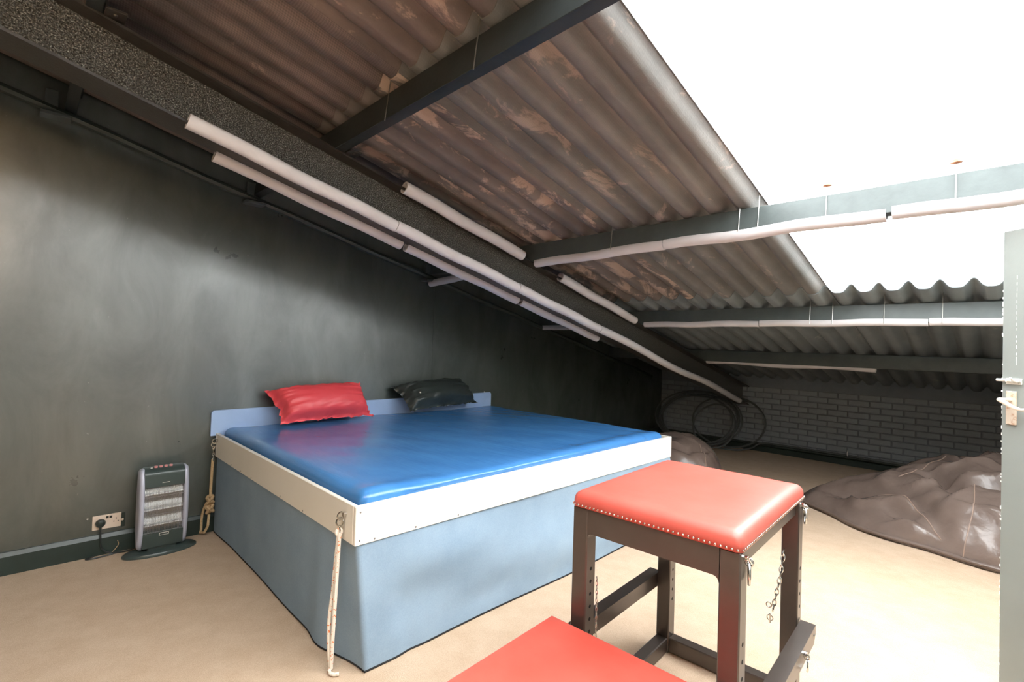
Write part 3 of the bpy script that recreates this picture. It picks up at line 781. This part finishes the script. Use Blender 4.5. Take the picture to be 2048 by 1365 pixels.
# adjustable arms carrying the low pad
for sx in (-1, 1):
    x0, x1 = sorted((sx*(lx+0.003), sx*(lx+0.056)))
    ya, yb = -ly-0.68, ly-0.02
    P = [(ya, 0.283), (yb-0.03, 0.283), (yb, 0.312), (yb, 0.345), (ya, 0.345)]
    ar = spart('arm', MB().prism(P, lambda a, b: (x0, a, b), lambda a, b: (x1, a, b)), MT['blacksteel'])
    xo = x1 if sx > 0 else x0
    sc = MB().dome((xo, yb-0.035, 0.318), 0.007, (sx, 0, 0), 0.6, 10); spart('bolt', sc, MT['screw'], ar, True)
    if sx > 0:
        rg = MB(); yy = yb-0.21; rg.cyl((xo, yy, 0.325), (xo+0.012, yy, 0.325), 0.011, 10); rg.torus((xo+0.012, yy, 0.318), 0.008, 0.003, (0, 1, 0), 12, 6); rg.torus((xo+0.014, yy, 0.292), 0.021, 0.0035, (1, 0.2, 0), 18, 6)
        spart('ring', rg, MT['chrome'], ar, True)
V, F = slab(-hx-0.055, hx-0.03, -hy-0.60, -hy-0.03, 0.348, 0.412, 0.008, 30, 30, lambda x, y: 0.002, 0.004)
kp = mobj('kneeling_pad', xf(V), F, MT['redpad'], st, smooth='all'); kp['label'] = 'flat red leather kneeling pad at the lower front'
# rings under the seat, on the right face of the right legs
for sy in (-1, 1):
    rg = MB(); y = sy*(ly-0.030); x = lx
    rg.cyl((x, y, 0.800), (x+0.010, y, 0.800), 0.009, 10); rg.torus((x+0.014, y, 0.792), 0.010, 0.0035, (0, 1, 0), 14, 6)
    rg.torus((x+0.014, y, 0.760), 0.026, 0.0042, (1, 0.35, 0), 20, 7, sy=1.15, sx=0.85, upv=(0, 0, 1))
    spart('ring', rg, MT['chrome'], None, True)
# chains
ch = MB(); xb, yb_ = -lx+LW+0.002, ly-LW-0.004
chain(ch, [(xb-0.025, yb_-0.002, 0.735), (xb-0.022, yb_-0.01, 0.60), (xb-0.012, yb_-0.012, 0.505), (xb+0.004, yb_-0.01, 0.478), (xb+0.016, yb_+0.01, 0.50), (xb+0.018, yb_+0.03, 0.53)], 0.026, 0.014, 0.0021)
ch.dome((xb+0.002, yb_+0.035, 0.535), 0.012, (1, 0, 0), 0.9, 12)
spart('chain', ch, MT['chrome'], None, True)
ch = MB(); xc, yc = lx-LW+0.012, ly-LW-0.004
chain(ch, [(xc, yc, 0.62), (xc-0.012, yc-0.006, 0.50), (xc-0.03, yc-0.008, 0.40), (xc-0.038, yc-0.008, 0.345)], 0.030, 0.016, 0.0023)
ch.torus((xc-0.05, yc-0.008, 0.385), 0.010, 0.002, (0, 1, 0), 12, 5); ch.torus((xc-0.045, yc-0.008, 0.335), 0.011, 0.002, (0, 1, 0), 12, 5); ch.cyl((xc-0.045, yc-0.008, 0.35), (xc-0.045, yc-0.008, 0.315), 0.003, 8)
spart('chain', ch, MT['chrome'], None, True)
ch = MB(); chain(ch, [(-lx+LW+0.004, -ly+LW+0.004, 0.56), (-lx+LW+0.006, -ly+LW+0.006, 0.34)], 0.02, 0.008, 0.0013)
spart('chain', ch, MT['chrome'], None, True)

# ------------------------------------------------------------------ heater
hy0, hy1 = 0.585, 0.800; hxf, hxb = -3.815, -3.925; zc0, zc1 = 0.045, 0.535
he = thing('halogen_heater', 'upright dark grey halogen heater with lilac silver sides on an oval base by the socket', 'heater', (-3.87, 0.69, 0))
b = MB(); P = [(cos(2*pi*i/40)*0.098, sin(2*pi*i/40)*0.20) for i in range(40)]
pts = []
Vb = []
for (k, zz) in ((1.0, 0.0), (1.0, 0.010), (0.94, 0.019), (0.70, 0.025)):
    Vb += [(-3.86+p[0]*k, 0.69+p[1]*k, zz) for p in P]
Fb = [tuple(range(39, -1, -1)), tuple(range(120, 160))]
for l in range(3):
    for i in range(40): j = (i+1) % 40; Fb.append((l*40+i, l*40+j, l*40+40+j, l*40+40+i))
mobj('base', Vb, Fb, MT['heatdark'], he, smooth=True)
MB().box((-3.90, hy0+0.03, 0.02), (-3.83, hy1-0.03, 0.055), 0.004).build('foot', MT['heatdark'], he)
# body: ring frame around the window
def arc_front(z):       # front bulge in side view
    t = (z-zc0)/(zc1-zc0); return hxf+0.012*sin(pi*t)
wz0, wz1 = 0.135, 0.428
def bodyblock(za, zb_, name):
    n = 8; zs_ = [za+(zb_-za)*i/n for i in range(n+1)]
    prof_ = [(arc_front(z), z) for z in zs_]
    top = []
    if name == 'top_panel':
        prof_ = [(arc_front(z), z) for z in zs_[:-2]]+[(hxf-0.004, zc1-0.012), (hxf-0.03, zc1+0.006), (hxb+0.02, zc1+0.008), (hxb, zc1-0.01)]
        P_ = prof_+[(hxb, za)]
    else: P_ = prof_+[(hxb, zb_), (hxb, za)]
    return MB().prism(P_, lambda a, c: (a, hy0, c), lambda a, c: (a, hy1, c)).build(name, MT['heatdark'], he, smooth=True)
bodyblock(wz1, zc1, 'top_panel'); bodyblock(zc0, wz0, 'bottom_panel')
MB().box((hxb, hy0, wz0), (hxb+0.012, hy1, wz1)).build('back_panel', MT['heatdark'], he)
b = MB()
n = 36
for lay in range(1):
    V = []; F = []
    for i in range(n+1):
        z = wz0+(wz1-wz0)*i/n; d = hxf-0.030+0.014*abs(sin(pi*3*i/n))
        V += [(d, hy0+0.006, z), (d, hy1-0.006, z)]
    for i in range(n): F.append((2*i, 2*i+1, 2*i+3, 2*i+2))
mobj('reflector', V, F, MT['reflector'], he, smooth='all')
for q in range(3):
    z = wz0+0.05+q*0.098
    MB().cyl((hxf-0.007, hy0+0.006, z), (hxf-0.007, hy1-0.006, z), 0.0055, 10).build('quartz_tube', MT['quartz'], he, smooth=True)
gw = MB()
for i in range(26):
    y = hy0+0.008+(hy1-hy0-0.016)*i/25
    gw.tube([(arc_front(z)-0.003, y, z) for z in [wz0, wz0+0.06, wz0+0.125, wz0+0.19, wz1]], 0.0009, 4)
for q in range(6):
    z = wz0+0.006+(wz1-wz0-0.012)*q/5; gw.cyl((arc_front(z)-0.0025, hy0, z), (arc_front(z)-0.0025, hy1, z), 0.0014, 5)
tag(gw.build('guard_wires', MT['wire'], he), kind='stuff')
def side_panel(ya, yb_, bul):
    P = []
    cxx, zl, zh = -3.866, zc0-0.010, zc1+0.006
    for i in range(17):
        t = i/16; w_ = sin(pi*(0.04+0.92*t))**0.42; P.append((cxx+0.070*w_+0.006*sin(pi*t), zl+(zh-zl)*t))
    for i in range(17):
        t = 1-i/16; w_ = sin(pi*(0.04+0.92*t))**0.42; P.append((cxx-0.066*w_, zl+(zh-zl)*t))
    m_ = MB(); n_ = len(P); yo = yb_ if bul > 0 else ya; yi = ya if bul > 0 else yb_; cz = (zl+zh)/2
    levels = [(yi, 1.0), (yi+(yo-yi)*0.55, 0.97), (yi+(yo-yi)*0.9, 0.86), (yo, 0.70)]
    V_ = []
    for (yy, k_) in levels: V_ += [(cxx+(a-cxx)*k_, yy, cz+(c-cz)*(1-(1-k_)*0.35)) for a, c in P]
    F_ = [tuple(range(n_)), tuple(range(4*n_-1, 3*n_-1, -1))]
    for l in range(3):
        for i in range(n_): j = (i+1) % n_; F_.append((l*n_+i, l*n_+n_+i, l*n_+n_+j, l*n_+j))
    mobj('side_panel', V_, F_, MT['heatsilver'], he, smooth='all')
side_panel(hy1, hy1+0.026, 1); side_panel(hy0-0.026, hy0, -1)
for q in range(4):
    MB().cyl((hxf-0.045, hy0+0.062+q*0.027, zc1+0.005), (hxf-0.043, hy0+0.062+q*0.027, zc1+0.016), 0.0095, 12).build('button', MT['button'], he, smooth=True)
MB().cyl((hxf-0.04, hy0+0.038, zc1+0.003), (hxf-0.038, hy0+0.038, zc1+0.010), 0.006, 10).build('indicator_lamp', MT['whiteplastic'], he)
MB().box((hxf+0.006, hy0+0.085, 0.117), (hxf+0.0102, hy0+0.137, 0.133)).build('badge', MT['whiteplastic'], he)
MB().box((hxf+0.0102, hy0+0.088, 0.120), (hxf+0.0106, hy0+0.134, 0.130)).build('badge_inlay', MT['heatdark'], he)
m = MB()
for q in range(8):
    y = hy0+0.092+q*0.0052; m.box((arc_front(0.452)-0.001, y, 0.4495), (arc_front(0.452)+0.0012, y+0.0036, 0.4535))
m.build('lettering', MT['whiteplastic'], he)
# socket, plug, flex
so = thing('wall_socket', 'cream double wall socket with a black plug on the left wall beside the heater', 'socket', (XW+0.005, 0.43, 0.16))
MB().box((XW, 0.358, 0.157), (XW+0.009, 0.502, 0.246), 0.003).build('faceplate', MT['socket'], so)
MB().box((XW, 0.502, 0.150), (XW+0.006, 0.522, 0.240), 0.002).build('back_plate', MT['skirting'], so)
MB().box((XW+0.009, 0.424, 0.222), (XW+0.0125, 0.437, 0.236), 0.001).box((XW+0.009, 0.441, 0.222), (XW+0.0125, 0.454, 0.236), 0.001).build('rocker_switch', MT['blackplastic'], so)
m = MB()
for (y, z, w_, h_) in ((0.475, 0.214, 0.004, 0.009), (0.464, 0.196, 0.007, 0.004), (0.486, 0.196, 0.007, 0.004)):
    m.box((XW+0.008, y-w_/2, z-h_/2), (XW+0.0094, y+w_/2, z+h_/2))
m.build('pin_holes', MT['blackplastic'], so)
MB().dome((XW+0.009, 0.507, 0.198), 0.008, (1, 0, 0), 0.6, 10).build('fixing_screw', MT['socket'], so)
pg = thing('plug', 'black round mains plug pushed in the left half of the cream socket', 'plug', (XW+0.01, 0.397, 0.17))
MB().tube([(XW+0.0095, 0.397, 0.200), (XW+0.02, 0.397, 0.200), (XW+0.034, 0.397, 0.199), (XW+0.040, 0.397, 0.198)], [0.024, 0.027, 0.022, 0.010], 20).build('plug_body', MT['blackplastic'], pg, smooth=True)
pth = [(XW+0.024, 0.397, 0.178), (XW+0.028, 0.398, 0.150), (XW+0.034, 0.40, 0.10), (XW+0.04, 0.405, 0.055), (XW+0.05, 0.43, 0.022), (XW+0.06, 0.47, 0.012), (XW+0.07, 0.53, 0.010), (XW+0.09, 0.60, 0.030), (-3.92, 0.62, 0.05)]
def bez(P, n=6):
    P = [Vector(p) for p in P]; out = []
    for i in range(len(P)-1):
        a = P[max(0, i-1)]; b_ = P[i]; c_ = P[i+1]; d_ = P[min(len(P)-1, i+2)]
        for k in range(n):
            t = k/n; out.append(0.5*((2*b_)+(-a+c_)*t+(2*a-5*b_+4*c_-d_)*t*t+(-a+3*b_-3*c_+d_)*t**3))
    out.append(P[-1]); return out
MB().tube(bez(pth), 0.0042, 8).build('flex', MT['cable'], pg, smooth=True)
MB().tube([(XW+0.024, 0.397, 0.182), (XW+0.027, 0.3975, 0.155)], [0.008, 0.005], 8).build('strain_relief', MT['blackplastic'], pg, smooth=True)
tag(MB().tube(bez([(XW+0.03, 0.37, 0.005), (XW+0.055, 0.33, 0.006), (XW+0.07, 0.36, 0.006), (XW+0.06, 0.45, 0.006), (XW+0.05, 0.50, 0.008)]), 0.0045, 8).build('spare_flex', MT['cable'], smooth=True), 'loose black flex end lying on the carpet under the wall socket', 'cable')
tag(MB().tube(bez([(XW+0.05, 0.455, 0.012), (XW+0.035, 0.470, 0.020), (XW+0.03, 0.49, 0.05), (XW+0.028, 0.485, 0.075)]), 0.0018, 6).build('bare_wire', MT['rope2'], smooth=True), 'thin pale bare wire sticking up beside the plug flex', 'wire')

# ------------------------------------------------------------------ bean bags
def beanbag(label, c, ang, rx, ry, H, creases, seams, seed, tips=(), nr=64, na=180, p=2.2, bumpa=0.05, tilt=(0, 0)):
    ca, sa = cos(ang), sin(ang)
    def radius(t):
        r = 1+0.06*sin(2*t+seed)+0.05*sin(3*t+seed*2.1)+0.03*noise.noise(Vector((cos(t)*2, sin(t)*2, seed)))*2
        for (ta, w, a) in tips:
            d = (t-ta+pi) % (2*pi)-pi; r += a*math.exp(-(d/w)**2)
        return r
    def surf(rho, t):
        R = radius(t); x, y = rx*R*rho*cos(t), ry*R*rho*sin(t)
        h = H*(max(0, 1-rho**p))**0.55
        h *= 1+tilt[0]*x/rx+tilt[1]*y/ry
        wx, wy = x, y
        e = min(1, h/0.12)
        for (x0, y0, x1, y1, w, dpt) in creases:
            vx, vy = x1-x0, y1-y0; L2 = vx*vx+vy*vy; q = max(0, min(1, ((wx-x0)*vx+(wy-y0)*vy)/L2))
            nn = noise.noise(Vector((wx*5, wy*5, seed+3)))*0.02
            d2 = (wx-x0-vx*q)**2+(wy-y0-vy*q)**2; dd = sqrt(d2)+nn
            taper = sin(pi*(0.12+0.76*q))
            h -= dpt*taper*math.exp(-(dd/w)**2)*e
        h += bumpa*(0.5-abs(noise.noise(Vector((wx*2.6, wy*2.6, seed)))))*e
        h += bumpa*0.5*(0.4-abs(noise.noise(Vector((wx*6, wy*4+wx*2, seed+8)))))*e
        h += bumpa*0.7*(max(0, 1-3.2*abs(noise.noise(Vector((wx*2.1-wy*1.5, wy*3.6+wx*1.2, seed+21)))))**2.2-0.25)*e
        h = max(h, 0.0)
        return Vector((c[0]+x*ca-y*sa, c[1]+x*sa+y*ca, h))
    V = []; F = []
    bulge = 0.03
    for i in range(nr+1):
        rho = sin(pi/2*i/nr)
        for k in range(na):
            V.append(surf(rho, 2*pi*k/na))
    # tuck under
    for k in range(na):
        q = V[nr*na+k]; V.append(Vector((c[0]+(q.x-c[0])*0.97, c[1]+(q.y-c[1])*0.97, 0.002)))
    for k in range(na): V[nr*na+k] = V[nr*na+k]+Vector((0, 0, 0.022))
    for k in range(na): V[(nr-1)*na+k].z = max(V[(nr-1)*na+k].z, 0.05)
    for i in range(nr+1):
        for k in range(na):
            l = (k+1) % na; F.append((i*na+k, (i+1)*na+k, (i+1)*na+l, i*na+l))
    F.append(tuple((nr+1)*na+k for k in range(na)))
    root = mobj('bean_bag', V, F, MT['bag'], None, smooth='all'); tag(root, label, 'bean bag')
    for pts in seams:
        P = []
        Q = [Vector((a, b_, 0)) for a, b_ in pts]; Q = bez(Q, 10)
        for q in Q:
            x, y = q.x, q.y; t = math.atan2(y/ry, x/rx); R = radius(t); rho = sqrt((x/rx)**2+(y/ry)**2)/R
            P.append(surf(min(rho, 0.995), t)+Vector((0, 0, 0.001)))
        MB().tube(P, 0.004, 6).build('seam', MT['seam'], root, smooth=True)
    return root
beanbag('large slumped brown leather bean bag on the carpet, partly behind the grey door', (-0.22, 5.42), 0.0, 0.88, 0.86, 0.55,
        [(-0.95, -0.10, -0.25, -0.32, 0.060, 0.13), (-0.35, -0.30, -0.12, -0.62, 0.05, 0.10), (-0.62, 0.12, -0.32, -0.02, 0.05, 0.05),
         (-0.25, 0.02, -0.02, -0.35, 0.05, 0.11), (0.0, -0.30, 0.45, -0.30, 0.06, 0.14), (-0.50, -0.42, -0.10, -0.70, 0.045, 0.06),
         (0.12, -0.20, 0.30, 0.25, 0.06, 0.06), (-0.05, 0.10, 0.02, 0.40, 0.04, 0.04)],
        [[(-0.02, 0.52), (-0.18, 0.22), (-0.30, 0.02), (-0.42, -0.10)], [(-0.70, -0.20), (-0.45, -0.35), (-0.25, -0.52), (-0.10, -0.72)], [(0.06, -0.38), (0.06, -0.60), (0.02, -0.80)]],
        2.0, tips=[(pi+0.03, 0.28, 0.26)], tilt=(0.50, 0.30), bumpa=0.055)
beanbag('small brown leather bean bag on the carpet just behind the far end of the bed', (-2.50, 5.05), 0.4, 0.52, 0.50, 0.47,
        [(0.12, -0.34, 0.32, -0.10, 0.03, 0.05), (-0.1, -0.3, 0.25, -0.36, 0.03, 0.04), (0.1, 0.1, 0.3, -0.2, 0.025, 0.03)],
        [[(0.30, -0.45), (0.28, -0.25), (0.20, -0.05)]], 5.0, nr=40, na=110, p=3.2, bumpa=0.035)

# ------------------------------------------------------------------ hose coil and pipes at the brick wall
co = thing('hose_coil', 'large coil of dark grey hose standing against the brick wall in the far corner', 'hose', (-3.3, 7.3, 0))
specs = [(-3.28, 0.60, 0.40, 0.370, 7.30, 0.15), (-3.26, 0.58, 0.385, 0.355, 7.27, 0.14), (-3.32, 0.63, 0.41, 0.380, 7.25, 0.15), (-3.30, 0.56, 0.375, 0.345, 7.22, 0.15), (-3.22, 0.62, 0.41, 0.380, 7.19, 0.14), (-2.87, 0.52, 0.39, 0.360, 7.36, 0.10), (-2.98, 0.30, 0.33, 0.300, 7.15, 0.12)]
for (x, z_, c_, b_, y, tl) in specs:
    a = z_; z = c_
    pts = [(x+a*cos(2*pi*i/56), y+tl*sin(2*pi*i/56)-0.02*cos(4*pi*i/56), max(0.016, z+b_*sin(2*pi*i/56))) for i in range(56)]
    MB().tube(pts, 0.0135, 7, closed=True).build('hose_loop', MT['coil'], co, smooth=True)
tag(MB().tube(bez([(-2.95, 7.20, 0.012), (-2.7, 7.25, 0.013), (-2.55, 7.42, 0.05), (-2.4, 7.49, 0.13), (-1.8, 7.50, 0.135), (-1.0, 7.50, 0.13), (0.0, 7.50, 0.13), (0.6, 7.50, 0.13)]), 0.012, 8).build('hose', MT['coil'], smooth=True), 'thin dark hose running along the brick wall above the skirting', 'hose')
tag(MB().tube([(XW+0.05, 7.515, 0.105), (-2, 7.515, 0.105), (0.7, 7.515, 0.105)], 0.018, 10).build('wall_pipe', MT['conduit'], smooth=True), 'dark painted pipe along the foot of the brick wall', 'pipe')
tag(MB().tube([(-1.42, 7.49, 0.125), (-1.42, 7.485, 0.165), (-1.415, 7.49, 0.20)], [0.004, 0.006, 0.003], 6).build('pipe_clip', MT['whiteplastic']), 'tiny white clip on the pipe at the foot of the brick wall', 'clip')
tag(MB().cyl((XW-0.01, 3.62, 0.88), (XW-0.005, 3.62, 0.88), 0.007, 10).build('wall_screw', MT['whiteplastic']), 'small white screw cap on the dark wall right of the headboard', 'screw')
tag(MB().cyl((XW-0.001, 0.335, 0.235), (XW+0.002, 0.335, 0.235), 0.005, 10).build('wall_screw', MT['whiteplastic']), 'small white screw cap on the dark wall left of the socket', 'screw')

# ------------------------------------------------------------------ door
dp = Vector((-0.014, 2.958, 0)); dt = Vector((0.8, -0.6, 0)); dn = Vector((-0.6, -0.8, 0))
DW, DT, DZ0, DZ1 = 0.90, 0.042, 0.012, 1.952
Rd = Matrix(((dt.x, -dn.x, 0, dp.x), (dt.y, -dn.y, 0, dp.y), (0, 0, 1, 0), (0, 0, 0, 1)))   # local x along the leaf, y into the leaf, z up
def dpart(name, mb, mat, par=None, smooth=False):
    return mobj(name, [Rd @ v for v in mb.V], mb.F, mat, par, smooth)
dr_ = dpart('door_1', MB().box((0, 0, DZ0), (DW, DT, DZ1), 0.003), MT['door'])
tag(dr_, kind='structure')
m = MB()
random.seed(3)
for i in range(46):
    z = random.uniform(0.05, 1.7); s = random.uniform(0.003, 0.008)
    m.box((-0.0015, random.uniform(-0.001, 0.002), z), (random.uniform(0.002, 0.005), 0.006, z+s*random.uniform(0.8, 2.5)))
for i in range(16):
    z = 1.38+i*0.024+random.uniform(-.004, .004); m.box((0.052-0.0008*i*0+random.uniform(-.0006, .0006), -0.0006, z), (0.0535, 0.001, z+random.uniform(0.008, 0.02)))
q = dpart('paint_chips', m, MT['chip'], dr_); q['kind'] = 'stuff'
hm = MB().box((0.020, -0.007, 1.135), (0.058, 0.0, 1.275), 0.002)
hd = dpart('door_handle', hm, m_rust('rusted_plate', srgb(220, 205, 186), srgb(186, 132, 92), 0.5), dr_); hd['label'] = 'rusted lever handle plate'
lv = MB().tube(bez([(0.036, -0.004, 1.237), (0.036, -0.030, 1.238), (0.034, -0.055, 1.238), (0.040, -0.060, 1.236), (0.055, -0.058, 1.228), (0.078, -0.054, 1.214), (0.102, -0.052, 1.206), (0.125, -0.054, 1.207)]), [0.0085]*30+[0.0075]*6+[0.006]*7, 10)
lo = dpart('lever', lv, m_rust('worn_lever', srgb(236, 226, 210), srgb(206, 170, 136), 0.62), hd, True)
bt = MB().box((0.018, -0.004, 1.303), (0.075, 0.0, 1.328), 0.001); bt.tube([(-0.012, -0.009, 1.319), (0.075, -0.009, 1.319)], 0.006, 10)
for xx in (0.026, 0.046, 0.066): bt.torus((xx, -0.007, 1.318), 0.008, 0.0025, (1, 0, 0), 12, 6)
bt.cyl((0.05, -0.009, 1.319), (0.05, -0.026, 1.330), 0.004, 8)
dpart('door_bolt', bt, MT['chip'], dr_, True)
# door frame around the doorway
fr = MB().box((XR-0.02, 2.46-0.0, 0), (XR+0.12, 2.50, 2.04), 0.003).box((XR-0.02, 1.46, 0), (XR+0.12, 1.50, 2.04), 0.003).box((XR-0.02, 1.46, 2.0), (XR+0.12, 2.50, 2.04), 0.003)
tag(fr.build('trim_2', MT['door']), kind='structure')
